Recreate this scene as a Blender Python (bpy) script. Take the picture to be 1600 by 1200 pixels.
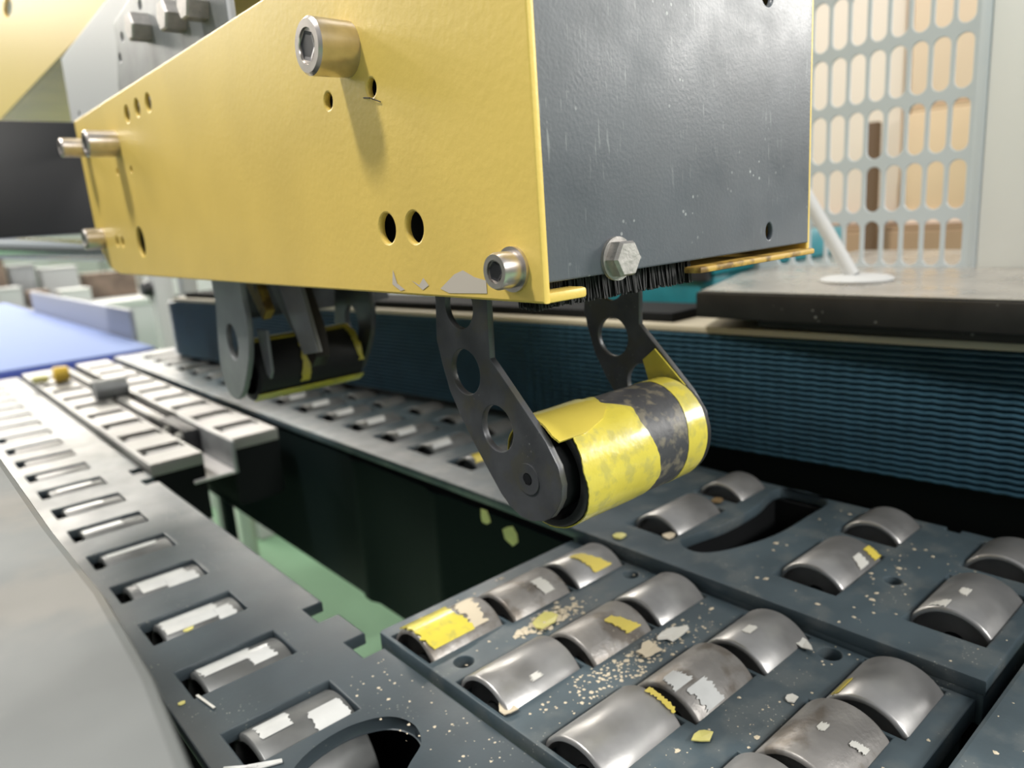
import bpy, bmesh, math, random
from mathutils import Vector, Matrix
random.seed(7)
S = 0.17                      # one build unit in metres (height of the lens above the roller table)
C = bpy.context.scene.collection
for o in list(bpy.data.objects): bpy.data.objects.remove(o)

# ------------------------------------------------------------------ camera
cd = bpy.data.cameras.new('camera'); cam = bpy.data.objects.new('camera', cd); C.objects.link(cam)
R = Vector((0.7515310637854985, -0.6560219157130811, -0.06954355663593761))
D = Vector((-0.198623482145522, -0.12448638761818573, -0.9721377740002506))
F = Vector((0.6290864586889663, 0.7444047188202892, -0.22385674457621738))
m = Matrix((R, -D, -F)).transposed().to_4x4(); m.translation = Vector((0, 0, S))
cam.matrix_world = m
cd.sensor_width = 36; cd.lens = 1156.436/1600*36; cd.clip_start = 0.01; cd.clip_end = 100
cd.dof.use_dof = True; cd.dof.focus_distance = 1.27*S; cd.dof.aperture_fstop = 12.5
bpy.context.scene.camera = cam
# ------------------------------------------------------------------ world, lamps, exposure
w = bpy.data.worlds.new('hall_light'); bpy.context.scene.world = w; w.use_nodes = True
nt = w.node_tree; bg = nt.nodes['Background']
tc = nt.nodes.new('ShaderNodeTexCoord'); sx = nt.nodes.new('ShaderNodeSeparateXYZ'); rp = nt.nodes.new('ShaderNodeValToRGB')
nt.links.new(tc.outputs['Generated'], sx.inputs[0]); nt.links.new(sx.outputs['Z'], rp.inputs[0]); nt.links.new(rp.outputs[0], bg.inputs[0])
rp.color_ramp.elements[0].position = 0.0; rp.color_ramp.elements[0].color = (.42, .43, .42, 1)
rp.color_ramp.elements[1].position = 0.5; rp.color_ramp.elements[1].color = (.80, .82, .84, 1)
bg.inputs[1].default_value = 0.5
def lamp(name, loc, target, sx_, sy_, power, col=(1, .97, .92)):
    l = bpy.data.lights.new(name, 'AREA'); l.shape = 'RECTANGLE'; l.size = sx_; l.size_y = sy_; l.energy = power; l.color = col
    o = bpy.data.objects.new(name, l); C.objects.link(o); o.location = loc
    o.rotation_euler = (Vector(target)-Vector(loc)).to_track_quat('-Z', 'Y').to_euler(); return o
key = Vector((-.08, .05, .172)).normalized()
lamp('ceiling_lamp', Vector((.2, .2, .2))+key*2.6, (.2, .2, .1), .22, .35, 60)
lamp('ceiling_lamp', (.5, -2.5, 1.75), (.25, .2, .1), 1.6, .3, 62)
lamp('cover_sheen_light', (4.2, -2.25, 1.55), (.25, .2, .2), 1.4, 1.0, 110)  # added area light giving the front cover its sheen; no window stands there
for yy_ in (5.6, 8.2, 11.0):
    lamp('ceiling_lamp', (.6, yy_, 3.3), (.1, yy_-4, 0), 6.5, .45, 270, (1, .93, .83))
vs = bpy.context.scene.view_settings
vs.view_transform = 'Standard'; vs.look = 'None'; vs.exposure = 0.2; vs.gamma = 1; vs.use_curve_mapping = False

# ------------------------------------------------------------------ materials
def mat(name, col, rough=.5, metal=0., bump=0., bscale=600., spec=.5, var=0., vscale=60., specks=0., speck_col=(.6, .6, .56), speck_scale=500., coat=0.,
        blotch=None, blotch_scale=40., blotch_amt=.5, stretch=(1, 1, 1), rvar=.0, streak=0., alpha=1.):
    M_ = bpy.data.materials.new(name); M_.use_nodes = True; t = M_.node_tree; N = t.nodes; L = t.links
    b = N['Principled BSDF']; b.inputs['Roughness'].default_value = rough; b.inputs['Metallic'].default_value = metal
    b.inputs['Specular IOR Level'].default_value = spec; b.inputs['Coat Weight'].default_value = coat; b.inputs['Coat Roughness'].default_value = .12
    geo = N.new('ShaderNodeNewGeometry'); mp = N.new('ShaderNodeMapping'); mp.inputs['Scale'].default_value = stretch
    L.new(geo.outputs['Position'], mp.inputs[0]); P = mp.outputs[0]
    def noise(s, d=3):
        n = N.new('ShaderNodeTexNoise'); n.inputs['Scale'].default_value = s; n.inputs['Detail'].default_value = d; L.new(P, n.inputs['Vector']); return n.outputs['Fac']
    def ramp(fac, a, b_):
        r = N.new('ShaderNodeMapRange'); r.inputs[1].default_value = a; r.inputs[2].default_value = b_; L.new(fac, r.inputs[0]); return r.outputs[0]
    def mix(fac, A, B):
        x = N.new('ShaderNodeMix'); x.data_type = 'RGBA'
        if isinstance(fac, float): x.inputs[0].default_value = fac
        else: L.new(fac, x.inputs[0])
        for i, v in ((6, A), (7, B)):
            if isinstance(v, tuple): x.inputs[i].default_value = (*v, 1)
            else: L.new(v, x.inputs[i])
        return x.outputs[2]
    def mul(a, k):
        x = N.new('ShaderNodeMath'); x.operation = 'MULTIPLY'; L.new(a, x.inputs[0]); x.inputs[1].default_value = k; return x.outputs[0]
    c = tuple(col)
    if var: c = mix(ramp(noise(vscale), .35, .65), tuple(v*(1-var) for v in col), tuple(min(1, v*(1+var)) for v in col))
    if blotch: c = mix(mul(ramp(noise(blotch_scale, 5), .5, .62), blotch_amt), c, blotch)
    if streak:
        m2 = N.new('ShaderNodeMapping'); m2.inputs['Scale'].default_value = (1000, 1000, 110); L.new(geo.outputs['Position'], m2.inputs[0])
        n = N.new('ShaderNodeTexNoise'); n.inputs['Scale'].default_value = 1; n.inputs['Detail'].default_value = 2; L.new(m2.outputs[0], n.inputs['Vector'])
        msk = ramp(noise(28, 2), .42, .62)
        x = N.new('ShaderNodeMath'); x.operation = 'MULTIPLY'; L.new(ramp(n.outputs['Fac'], .64, .74), x.inputs[0]); L.new(msk, x.inputs[1])
        c = mix(mul(x.outputs[0], streak), c, speck_col)
    if specks:
        v = N.new('ShaderNodeTexVoronoi'); v.inputs['Scale'].default_value = speck_scale; L.new(P, v.inputs['Vector'])
        x = N.new('ShaderNodeMath'); x.operation = 'MULTIPLY'; L.new(ramp(v.outputs['Distance'], .2, .12), x.inputs[0]); L.new(ramp(noise(55, 4), .56, .66), x.inputs[1])
        c = mix(mul(x.outputs[0], specks), c, speck_col)
    if isinstance(c, tuple): b.inputs['Base Color'].default_value = (*c, 1)
    else: L.new(c, b.inputs['Base Color'])
    if rvar:
        r = N.new('ShaderNodeMapRange'); r.inputs[3].default_value = max(.03, rough-rvar); r.inputs[4].default_value = rough+rvar; r.inputs[1].default_value = .3; r.inputs[2].default_value = .7
        L.new(noise(vscale*1.7), r.inputs[0]); L.new(r.outputs[0], b.inputs['Roughness'])
    if bump:
        bn = N.new('ShaderNodeBump'); bn.inputs['Strength'].default_value = bump; bn.inputs['Distance'].default_value = .0006
        L.new(noise(bscale), bn.inputs['Height']); L.new(bn.outputs[0], b.inputs['Normal'])
    if alpha < 1: b.inputs['Alpha'].default_value = alpha
    return M_
YEL = mat('yellow_paint', (.78, .56, .13), .40, bump=.16, bscale=420, var=.05, vscale=18)
YELD = mat('yellow_paint_blurred', (.70, .50, .13), .45)
YELIN = mat('worn_and_shaded_yellow', (.58, .37, .08), .55, blotch=(.12, .06, .02), blotch_scale=120, blotch_amt=.8)  # darker yellow also carries inner shade and reflected yellow as painted colour
COVER = mat('charcoal_paint', (.080, .092, .108), .38, bump=.07, bscale=900, var=.08, vscale=40, specks=.8, speck_col=(.45, .47, .47), speck_scale=330, streak=.32, rvar=.06)
SLATE = mat('slate_plastic', (.062, .087, .102), .40, bump=.1, bscale=900, var=.16, vscale=30, specks=.85, speck_col=(.45, .45, .40), speck_scale=620, rvar=.08, blotch=(.13, .145, .145), blotch_scale=55, blotch_amt=.5)
RAILM = mat('grey_rail_plastic', (.050, .066, .077), .36, bump=.06, var=.12, vscale=30, specks=.5, speck_col=(.5, .5, .42), speck_scale=500, rvar=.06)
STRIPM = mat('pale_rail_plastic', (.26, .255, .24), .36, var=.1, vscale=24)
DARK = mat('dark_steel_and_shade', (.008, .009, .010), .8, spec=.15)  # near-black also stands in for shade inside slots and cavities
BLACKM = mat('black_rubber', (.012, .012, .013), .6, bump=.2)
BRISTLE = mat('black_bristle', (.006, .006, .007), .55)
ROLLM = mat('satin_roller_steel', (.40, .395, .39), .36, metal=.7, bump=.08, bscale=500, var=.15, vscale=50, rvar=.07)
ROLLD = mat('soiled_roller_steel', (.33, .315, .30), .42, metal=.5, bump=.35, bscale=500, var=.2, vscale=60, blotch=(.12, .09, .06), blotch_scale=70, blotch_amt=.6, specks=.8, speck_col=(.5, .46, .36))
ROLLG = mat('dull_roller_plastic', (.12, .125, .125), .38, metal=.2, var=.2, vscale=60)
ZINC = mat('zinc_screw', (.62, .57, .53), .30, metal=.95, var=.08, vscale=200)
SOCK = mat('screw_socket', (.05, .05, .055), .35, metal=.8)
BOLTM = mat('dull_bolt_steel', (.45, .43, .41), .48, metal=.7, bump=.3, bscale=700, var=.1, vscale=300)
ARM = mat('dark_arm_steel', (.105, .108, .116), .40, metal=.5, bump=.1, var=.2, vscale=70, blotch=(.13, .12, .07), blotch_scale=90, blotch_amt=.4, specks=.3)
CUT = mat('bright_cut_steel', (.92, .91, .88), .28, metal=.5, bump=.4, bscale=500, blotch=(.14, .12, .09), blotch_scale=300, blotch_amt=.7)
TAPE = mat('yellow_tape', (.72, .61, .085), .30, bump=.6, bscale=150, var=.06, vscale=60, coat=.45, blotch=(.46, .42, .12), blotch_scale=190, blotch_amt=.6)
TAPE2 = mat('yellow_tape_loose', (.72, .58, .10), .18, bump=.25, bscale=90, coat=.7, var=.1, vscale=30)
TAPEB = mat('dark_tape_band', (.055, .056, .062), .45, bump=.35, bscale=260, specks=.9, speck_col=(.42, .38, .28), speck_scale=300, blotch=(.30, .26, .17), blotch_scale=210, blotch_amt=.45)
SCRAPY = mat('pale_yellow_scrap', (.66, .61, .20), .35, coat=.3, bump=.3, bscale=150, var=.1, vscale=90)
CLEAR = mat('whitish_tape_residue', (.60, .61, .60), .22, coat=.5, var=.06, vscale=100, bump=.2, bscale=160)
CREAM = mat('cream_crumb', (.62, .54, .40), .6)
WHITE = mat('white_crumb', (.66, .65, .60), .5)
TAN = mat('brown_crumb', (.17, .11, .045), .7, blotch=(.45, .36, .1), blotch_scale=200, blotch_amt=.6)
BELT = mat('teal_rubber_belt', (.026, .072, .108), .42, var=.12, vscale=60)
CREAMP = mat('cream_belt_edge', (.50, .45, .34), .5)
BARM = mat('dark_bar_steel', (.022, .021, .020), .38, metal=.3, specks=.5, speck_scale=200, bump=.1, var=.15)
PALE = mat('pale_grey_paint', (.47, .48, .48), .45)
PALE2 = mat('pale_grey_guard', (.43, .48, .50), .5)
PALE3 = mat('cream_grey_panel', (.56, .58, .56), .5)
GREYPL = mat('grey_machined_plate', (.27, .28, .285), .42, metal=.4, var=.1)
WARMPL = mat('light_bracket_plate', (.56, .54, .53), .42)
CARD = mat('cardboard', (.58, .44, .29), .8, var=.06, vscale=8)
CARD2 = mat('brown_cardboard', (.30, .20, .12), .85)
PINKW = mat('pale_wrapped_box', (.80, .69, .60), .7)
TEAL = mat('teal_plastic', (.02, .20, .25), .38, var=.1)
BLUEB = mat('blue_conveyor_belt', (.25, .33, .60), .75, spec=.15)
GUIDE = mat('grey_blue_guide', (.36, .38, .45), .5)
TUBE = mat('polished_tube', (.66, .70, .70), .2, metal=.95)
BEAM = mat('black_beam_paint', (.030, .031, .036), .5)
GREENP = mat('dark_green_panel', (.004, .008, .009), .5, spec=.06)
FLOORM = mat('green_epoxy_floor', (.24, .42, .26), .4, var=.06, vscale=3)
HALL = mat('hall_wall', (.62, .62, .60), .8)
LCOVER = mat('grey_belt_housing', (.125, .135, .135), .62, spec=.3, var=.14, vscale=22, blotch=(.19, .18, .16), blotch_scale=26, blotch_amt=.6, rvar=.05)
STAIN = mat('stainless_frame', (.55, .56, .55), .28, metal=.8)
CHIP = mat('bare_primer', (.56, .50, .43), .5)
KNOB = mat('black_knob', (.015, .015, .018), .4)
BROWNM = mat('brown_goods', (.22, .16, .12), .7, var=.4, vscale=8)

# ------------------------------------------------------------------ helpers
PW = {}
def link(o, parent=None):
    C.objects.link(o)
    if parent is not None: o.parent = parent
def meta(o, label=None, cat=None, group=None, kind=None):
    if label: o['label'] = label
    if cat: o['category'] = cat
    if group: o['group'] = group
    if kind: o['kind'] = kind
    return o
def thing(name, loc, label, cat, group=None):
    o = bpy.data.objects.new(name, None); o.empty_display_size = .01; C.objects.link(o); o.location = Vector(loc)*S
    PW[o.name] = o.location.copy(); return meta(o, label, cat, group)
def wloc(o): return PW.get(o.name, Vector((0, 0, 0))) if o else Vector((0, 0, 0))
def finish(name, me, mats, parent=None, smooth=None, label=None, kind=None, scale=S):
    """recentre the mesh on its own middle, place the object, parent it"""
    if scale != 1: me.transform(Matrix.Scale(scale, 4))
    vs_ = [v.co for v in me.vertices]
    c = Vector([(min(v[i] for v in vs_)+max(v[i] for v in vs_))/2 for i in range(3)])
    me.transform(Matrix.Translation(-c))
    if not isinstance(mats, (list, tuple)): mats = [mats]
    me.materials.clear()
    for q in mats: me.materials.append(q)
    if smooth is not None:
        me.polygons.foreach_set('use_smooth', [True]*len(me.polygons)); me.update()
        me.set_sharp_from_angle(angle=math.radians(smooth))
    o = bpy.data.objects.new(name, me); link(o, parent)
    o.location = c-wloc(parent); PW[o.name] = c
    if label: o['label'] = label
    if kind: o['kind'] = kind
    return o
def bm_obj(name, bm, mats, parent=None, smooth=None, **k):
    bmesh.ops.recalc_face_normals(bm, faces=bm.faces)
    me = bpy.data.meshes.new(name); bm.to_mesh(me); bm.free(); return finish(name, me, mats, parent, smooth, **k)
def add_box(bm, lo, hi, bev=0., mi=0, rot=None):
    lo, hi = Vector(lo), Vector(hi); c = (lo+hi)/2; s = hi-lo
    r = bmesh.ops.create_cube(bm, size=1); vs_ = r['verts']
    bmesh.ops.scale(bm, vec=s, verts=vs_)
    fs = list({f for v in vs_ for f in v.link_faces})
    if bev:
        es = list({e for v in vs_ for e in v.link_edges})
        g = bmesh.ops.bevel(bm, geom=es, offset=bev, segments=2, affect='EDGES', profile=.5)
        vs_ = list({v for f in g['faces'] for v in f.verts} | {v for v in vs_ if v.is_valid}); fs = list({f for v in vs_ for f in v.link_faces})
    if rot is not None: bmesh.ops.rotate(bm, verts=vs_, cent=(0, 0, 0), matrix=rot)
    bmesh.ops.translate(bm, verts=vs_, vec=c)
    for f in fs: f.material_index = mi
def box(name, lo, hi, mt, parent=None, bev=.006, rot=None, label=None, kind=None):
    bm = bmesh.new(); add_box(bm, lo, hi, bev, 0, rot); return bm_obj(name, bm, mt, parent, 35, label=label, kind=kind)
def add_tube(bm, a, b, r, seg=24, cap=True, r2=None):
    a, b = Vector(a), Vector(b); d = b-a
    g = bmesh.ops.create_cone(bm, cap_ends=cap, segments=seg, radius1=r, radius2=r if r2 is None else r2, depth=d.length)
    q = Vector((0, 0, 1)).rotation_difference(d.normalized()).to_matrix()
    bmesh.ops.rotate(bm, verts=g['verts'], cent=(0, 0, 0), matrix=q); bmesh.ops.translate(bm, verts=g['verts'], vec=(a+b)/2)
def tube(name, a, b, r, mt, parent=None, seg=24, label=None, kind=None, r2=None):
    bm = bmesh.new(); add_tube(bm, a, b, r, seg, True, r2); return bm_obj(name, bm, mt, parent, 40, label=label, kind=kind)
def lathe_me(profile, axis='X', seg=40, closed=True):
    """profile: (along, radius) ring list; closed loop makes a solid of revolution"""
    bm = bmesh.new(); rings = []
    for (a, r) in profile:
        if r < 1e-6: rings.append([bm.verts.new((a, 0, 0))]); continue
        rings.append([bm.verts.new((a, r*math.cos(2*math.pi*i/seg), r*math.sin(2*math.pi*i/seg))) for i in range(seg)])
    pairs = list(zip(rings, rings[1:]+[rings[0]])) if closed else list(zip(rings, rings[1:]))
    for A, B in pairs:
        for i in range(seg):
            j = (i+1) % seg
            q = [A[i % len(A)], A[j % len(A)], B[j % len(B)], B[i % len(B)]]
            q2 = []
            for v in q:
                if v not in q2: q2.append(v)
            if len(q2) > 2:
                try: bm.faces.new(q2)
                except ValueError: pass
    if axis == 'Y': bmesh.ops.rotate(bm, verts=bm.verts, cent=(0, 0, 0), matrix=Matrix.Rotation(math.pi/2, 3, 'Z'))
    if axis == 'Z': bmesh.ops.rotate(bm, verts=bm.verts, cent=(0, 0, 0), matrix=Matrix.Rotation(-math.pi/2, 3, 'Y'))
    return bm
def lathe(name, profile, pos, axis, mt, parent=None, seg=40, closed=True, smooth=35, label=None):
    bm = lathe_me(profile, axis, seg, closed); bmesh.ops.translate(bm, verts=bm.verts, vec=pos)
    return bm_obj(name, bm, mt, parent, smooth, label=label)
def ring(a, b, r, n=28, ry=None):
    ry = r if ry is None else ry
    return [(a+r*math.cos(2*math.pi*i/n), b+ry*math.sin(2*math.pi*i/n)) for i in range(n)]
def rect(a0, b0, a1, b1): return [(a0, b0), (a1, b0), (a1, b1), (a0, b1)]
def rrect(a0, b0, a1, b1, r, n=5):
    P = []
    for (cx, cy, s) in ((a1-r, b0+r, -90), (a1-r, b1-r, 0), (a0+r, b1-r, 90), (a0+r, b0+r, 180)):
        for i in range(n+1):
            t = math.radians(s+90*i/n); P.append((cx+r*math.cos(t), cy+r*math.sin(t)))
    return P
def spline_pts(pts, n=5):
    """closed Catmull-Rom through pts"""
    out = []; k = len(pts)
    for i in range(k):
        p0, p1, p2, p3 = [Vector(pts[(i+j-1) % k]) for j in range(4)]
        for q in range(n):
            t = q/n
            out.append(tuple(.5*((2*p1)+(p2-p0)*t+(2*p0-5*p1+4*p2-p3)*t*t+(3*p1-p0-3*p2+p3)*t**3)))
    return out
def plate(name, outer, holes, axis, lo, hi, mats, parent=None, bev=.004, label=None, kind=None, edge_mat=False, smooth=30):
    """flat plate with real through holes; outline in the plane across `axis`"""
    cu = bpy.data.curves.new(name, 'CURVE'); cu.dimensions = '2D'; cu.fill_mode = 'BOTH'
    cu.extrude = (hi-lo)/2-bev; cu.bevel_depth = bev; cu.bevel_resolution = 1; cu.offset = -bev
    for pts in [outer]+list(holes):
        sp = cu.splines.new('POLY'); sp.points.add(len(pts)-1); sp.use_cyclic_u = True
        for p, (a, b) in zip(sp.points, pts): p.co = (a, b, 0, 1)
    tmp = bpy.data.objects.new('tmp', cu); C.objects.link(tmp)
    dg = bpy.context.evaluated_depsgraph_get(); dg.update()
    me = bpy.data.meshes.new_from_object(tmp.evaluated_get(dg)); bpy.data.objects.remove(tmp); bpy.data.curves.remove(cu)
    mid = (lo+hi)/2
    mp = {'Z': lambda v: (v.x, v.y, v.z+mid), 'X': lambda v: (v.z+mid, v.x, v.y), 'Y': lambda v: (v.x, v.z+mid, v.y)}[axis]
    for v in me.vertices: v.co = mp(v.co)
    bm = bmesh.new(); bm.from_mesh(me); bpy.data.meshes.remove(me)
    bmesh.ops.remove_doubles(bm, verts=bm.verts, dist=1e-5); bmesh.ops.recalc_face_normals(bm, faces=bm.faces)
    if edge_mat:
        ai = 'XYZ'.index(axis)
        for f in bm.faces: f.material_index = 0 if abs(f.normal[ai]) > .8 else 1
    else:
        for f in bm.faces: f.material_index = 0
    ai = 'XYZ'.index(axis); flat = [abs(f.normal[ai]) > .9 for f in bm.faces]
    me = bpy.data.meshes.new(name); bm.to_mesh(me); bm.free()
    o = finish(name, me, mats, parent, smooth, label, kind)
    for p, q in zip(me.polygons, flat): p.use_smooth = not q
    return o
def walk(n, a, b, amp):
    """ragged edge running from a to b"""
    return [a+(b-a)*i/n+random.uniform(-amp, amp) for i in range(n+1)]
def interp(tab, t):
    if t <= tab[0][0]: return tab[0][1]
    for (t0, v0), (t1, v1) in zip(tab, tab[1:]):
        if t <= t1: return v0+(v1-v0)*(t-t0)/(t1-t0)
    return tab[-1][1]
def wrap(name, c, r, th0, th1, xl, xr, mt, parent=None, thick=.003, n=60, m=10, jag=.002, label=None, kind=None):
    """tape lying on a roller (axis X) centre c=(y,z); edges are tables theta->x ; theta from up towards -Y, degrees"""
    bm = bmesh.new(); rows = []
    for i in range(n+1):
        t = th0+(th1-th0)*i/n; a = interp(xl, t)+random.uniform(-jag, jag); b = interp(xr, t)+random.uniform(-jag, jag)
        row = []
        for j in range(m+1):
            x = a+(b-a)*j/m; rr = r+thick*(1+.08*math.sin(x*40+t*.07))
            row.append(bm.verts.new((x, c[0]-rr*math.sin(math.radians(t)), c[1]+rr*math.cos(math.radians(t)))))
        rows.append(row)
    for A, B in zip(rows, rows[1:]):
        for j in range(m): bm.faces.new((A[j], A[j+1], B[j+1], B[j]))
    bmesh.ops.recalc_face_normals(bm, faces=bm.faces)
    g = bmesh.ops.solidify(bm, geom=list(bm.faces), thickness=thick*.6)
    return bm_obj(name, bm, mt, parent, 50, label=label, kind=kind)
def copy_part(o, parent, dloc):
    c = o.copy(); C.objects.link(c); c.parent = parent; c.location = dloc; PW[c.name] = dloc+wloc(parent); return c

# ------------------------------------------------------------------ setting: floor and hall walls
floor = box('floor', (-40, -30, -4.5), (60, 70, -4.4), FLOORM, bev=0, kind='structure')
wb = box('wall_back', (-40, 69, -4.4), (60, 69.5, 22), HALL, bev=0, kind='structure')
wr = box('wall_right', (59, -30, -4.4), (59.5, 69, 22), HALL, bev=0, kind='structure')

# ------------------------------------------------------------------ roller mesh builder (axis X, centred)
def roller_mesh(length, r, bore=.89):
    h = length/2; b = .006
    return [(-h, r-b), (-h+b*.4, r-b*.3), (-h+b, r), (h-b, r), (h-b*.4, r-b*.3), (h, r-b), (h, r*bore), (h-.03, r*bore), (h-.03, .03), (-h+.03, .03), (-h+.03, r*bore), (-h, r*bore)]
def make_roller(x0, x1, y, z, r, mt, parent, label=None):
    o = lathe('roller', roller_mesh(x1-x0, r), ((x0+x1)/2, y, z), 'X', mt, parent, 48, True, 40, label)
    a = tube('axle', (x0-.02, y, z), (x1+.02, y, z), .028, DARK, o, 12)
    return o
def dup_roller(o, parent, pos, mt=None, label=None):
    p = Vector(pos)*S; c = o.copy()
    if mt is not None: c.data = o.data.copy(); c.data.materials[0] = mt
    C.objects.link(c); c.parent = parent; c.location = p-wloc(parent); PW[c.name] = p
    if label: c['label'] = label
    elif 'label' in c: del c['label']
    for ch in o.children:
        if ch.name.startswith('axle'): d = ch.copy(); C.objects.link(d); d.parent = c
    return c

# ------------------------------------------------------------------ left slotted rail
RZ = -.06
rail = thing('roller_rail', (.57, 3.5, RZ), 'long grey slotted roller rail left of the open gap, recessed rollers showing in its slots', 'roller rail')
ys = [1.45+.3237*i for i in range(-2, 20)]
holes = [rect(.388, y-.074, .646, y+.074) for y in ys if 1.2 < y < 7.3]
obl = spline_pts([(.30, 1.03), (.36, 1.20), (.46, 1.315), (.575, 1.345), (.67, 1.315), (.705, 1.25), (.685, 1.18), (.62, 1.135), (.54, 1.06), (.46, .95), (.36, .90)], 5)
holes.append(obl)
holes = [h for h in holes]
for (a, b) in ((1.78, 1.90), (1.55, 1.66), (3.44, 3.52), (3.66, 3.74)): pass
out = [(.33, .5), (.815, .5), (.815, 1.545), (.755, 1.545), (.755, 1.645), (.815, 1.645), (.815, 1.79), (.755, 1.79), (.755, 1.89), (.815, 1.89), (.815, 3.47), (.76, 3.47), (.76, 3.55), (.815, 3.55), (.815, 3.68), (.76, 3.68), (.76, 3.76), (.815, 3.76), (.815, 7.45), (.33, 7.45)]
holes = [h for h in holes if h is obl or not (1.0 < (h[0][1]+h[2][1])/2 < 1.36)]
plate('rail_plate', out, holes, 'Z', RZ-.034, RZ, RAILM, rail, .004)
box('shade_tray', (.36, .5, RZ-.38), (.72, 7.4, RZ-.34), DARK, rail, 0)  # pan and its walls are added below the plate to keep its slots black
box('shade_tray_wall', (.33, .5, RZ-.36), (.35, 7.4, RZ-.036), DARK, rail, 0)
box('shade_tray_wall', (.72, .5, RZ-.36), (.745, 7.4, RZ-.036), DARK, rail, 0)
base_r = None
for y in ys:
    if y < 1.2 or y > 7.3: continue
    if base_r is None: base_r = rr_ = make_roller(.422, .640, y-.006, RZ-.153, .156, ROLLG, rail)
    else: rr_ = dup_roller(base_r, rail, (.531, y-.006, RZ-.153))
    if y < 4:   # whitish tape residue left on the nearer rollers
        for k in range(2 if y < 2.6 else 1):
            x0 = random.uniform(.43, .46) if k == 0 else random.uniform(.53, .57); x1 = x0+random.uniform(.09, .17); x1 = min(x1, .63)
            t0 = random.uniform(-26, -16) if k == 0 else random.uniform(-12, 6)
            wrap('tape_residue', (y-.006, RZ-.153), .156, t0, t0+random.uniform(22, 40), [(-60, x0), (-10, x0+random.uniform(-.02, .03)), (60, x0+random.uniform(-.02, .02))],
                 [(-60, x1), (0, x1+random.uniform(-.03, .0)), (60, x1)], CLEAR, rr_, .0018, 16, 4, .004, label='ragged whitish tape film stuck on the roller')

# ------------------------------------------------------------------ front roller bed (stepped block)
MZ = -.045
bed = thing('roller_bed', (1.2, 1.0, MZ), 'stepped blue-grey roller bed with three columns of soiled steel rollers', 'roller bed')
cols = [(.845, 1.085, [.60, .885, 1.165, 1.45]), (1.10, 1.335, [.28+.30, .878, 1.168, 1.455]), (1.345, 1.555, [.57, .872, 1.165, 1.455])]
cols = [(.850, 1.084, [.605, .90, 1.185, 1.465]), (1.106, 1.322, [.585, .880, 1.165, 1.452]), (1.344, 1.540, [.565, .865, 1.160, 1.447])]
mh = []
for x0, x1, yy in cols:
    for y in yy: mh.append(rect(x0-.006, y-.083, x1+.006, y+.088))
outer = [(.832, .43), (1.556, .43), (1.556, 1.60), (.84, 1.60), (.832, 1.592)]
mh += [ring(.905, 1.325, .024), ring(1.505, 1.307, .022), ring(1.512, .717, .026)]
plate('bed_plate', outer, mh, 'Z', MZ-.05, MZ, SLATE, bed, .003)
box('bed_body', (.834, .432, MZ-.30), (.842, 1.598, MZ-.049), SLATE, bed, .002)
box('shade_tray', (.86, .45, MZ-.33), (1.55, 1.58, MZ-.28), DARK, bed, 0)  # added pan shuts out light under the bed rollers
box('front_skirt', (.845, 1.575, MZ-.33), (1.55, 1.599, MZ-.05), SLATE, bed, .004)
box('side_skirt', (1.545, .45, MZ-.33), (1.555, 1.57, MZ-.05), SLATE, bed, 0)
first = None; rolls = {}
RR = .103; RC = MZ+.043-RR
for ci, (x0, x1, yy) in enumerate(cols):
    first = None
    for ri, y in enumerate(yy):
        soiled = (ci, ri) in ((1, 3), (1, 2), (1, 1), (0, 3), (1, 0))
        mt = ROLLD if soiled else ROLLM
        if first is None: first = make_roller(x0+.004, x1-.004, y, RC, RR, mt, bed); rolls[ci, ri] = first; continue
        rolls[ci, ri] = dup_roller(first, bed, ((x0+x1)/2, y, RC), mt)
for k in ((1, 3), (1, 2), (1, 1), (1, 0), (0, 3)): rolls[k]['label'] = 'roller soiled with brown glue and dust'
def on_roller(k, th0, th1, xa, xb, mt, jag=.004, lab=None, thick=.002):
    x0, x1, yy = cols[k[0]]; c = (yy[k[1]], RC); L = x1-x0
    wrap('tape_residue', c, RR, th0, th1, [(t, x0+L*v) for t, v in xa], [(t, x0+L*v) for t, v in xb], mt, rolls[k], thick, 18, 6, jag, label=lab)
on_roller((0, 3), -34, 42, [(-34, .02), (20, .02), (42, .1)], [(-34, .62), (0, .55), (42, .62)], TAPE, .006, 'crumpled yellow tape wrapped over the roller end', .006)
on_roller((0, 3), -20, 40, [(-20, .66), (40, .60)], [(-20, .9), (40, .8)], CREAM, .01, 'pale glue smear on the roller')
on_roller((2, 3), -5, 45, [(-5, .30), (45, .42)], [(-5, .44), (20, .62), (45, .78)], TAPE2, .005, 'pale yellow tape scrap on the roller')
on_roller((1, 2), 8, 42, [(8, .50), (42, .62)], [(8, .64), (42, .86)], TAPE2, .004, 'small yellow tape scrap on the roller')
on_roller((1, 3), 10, 40, [(10, .55), (40, .6)], [(10, .72), (40, .78)], WHITE, .004, 'white film scrap on the roller')
on_roller((1, 1), -12, 14, [(-12, .10), (14, .03)], [(-12, .28), (14, .32)], CLEAR, .006, 'white film scrap on the roller')
on_roller((1, 1), 20, 52, [(20, .14), (52, .18)], [(20, .42), (52, .46)], CLEAR, .006, 'white film scrap on the roller')
on_roller((0, 2), 30, 38, [(30, .42), (38, .40)], [(30, .52), (38, .54)], WHITE, .006, 'small white film fleck on the roller')
on_roller((1, 0), -5, 4, [(-5, .45), (4, .45)], [(-5, .55), (4, .56)], WHITE, .004, 'white film fleck on the roller')
on_roller((1, 0), 28, 45, [(28, .5), (45, .56)], [(28, .57), (45, .66)], WHITE, .003, 'white film fleck on the roller')
on_roller((0, 1), 0, 40, [(0, .93), (40, .95)], [(0, 1.0), (40, 1.0)], TAPE2, .004, 'yellow tape crust at the roller end')
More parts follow.
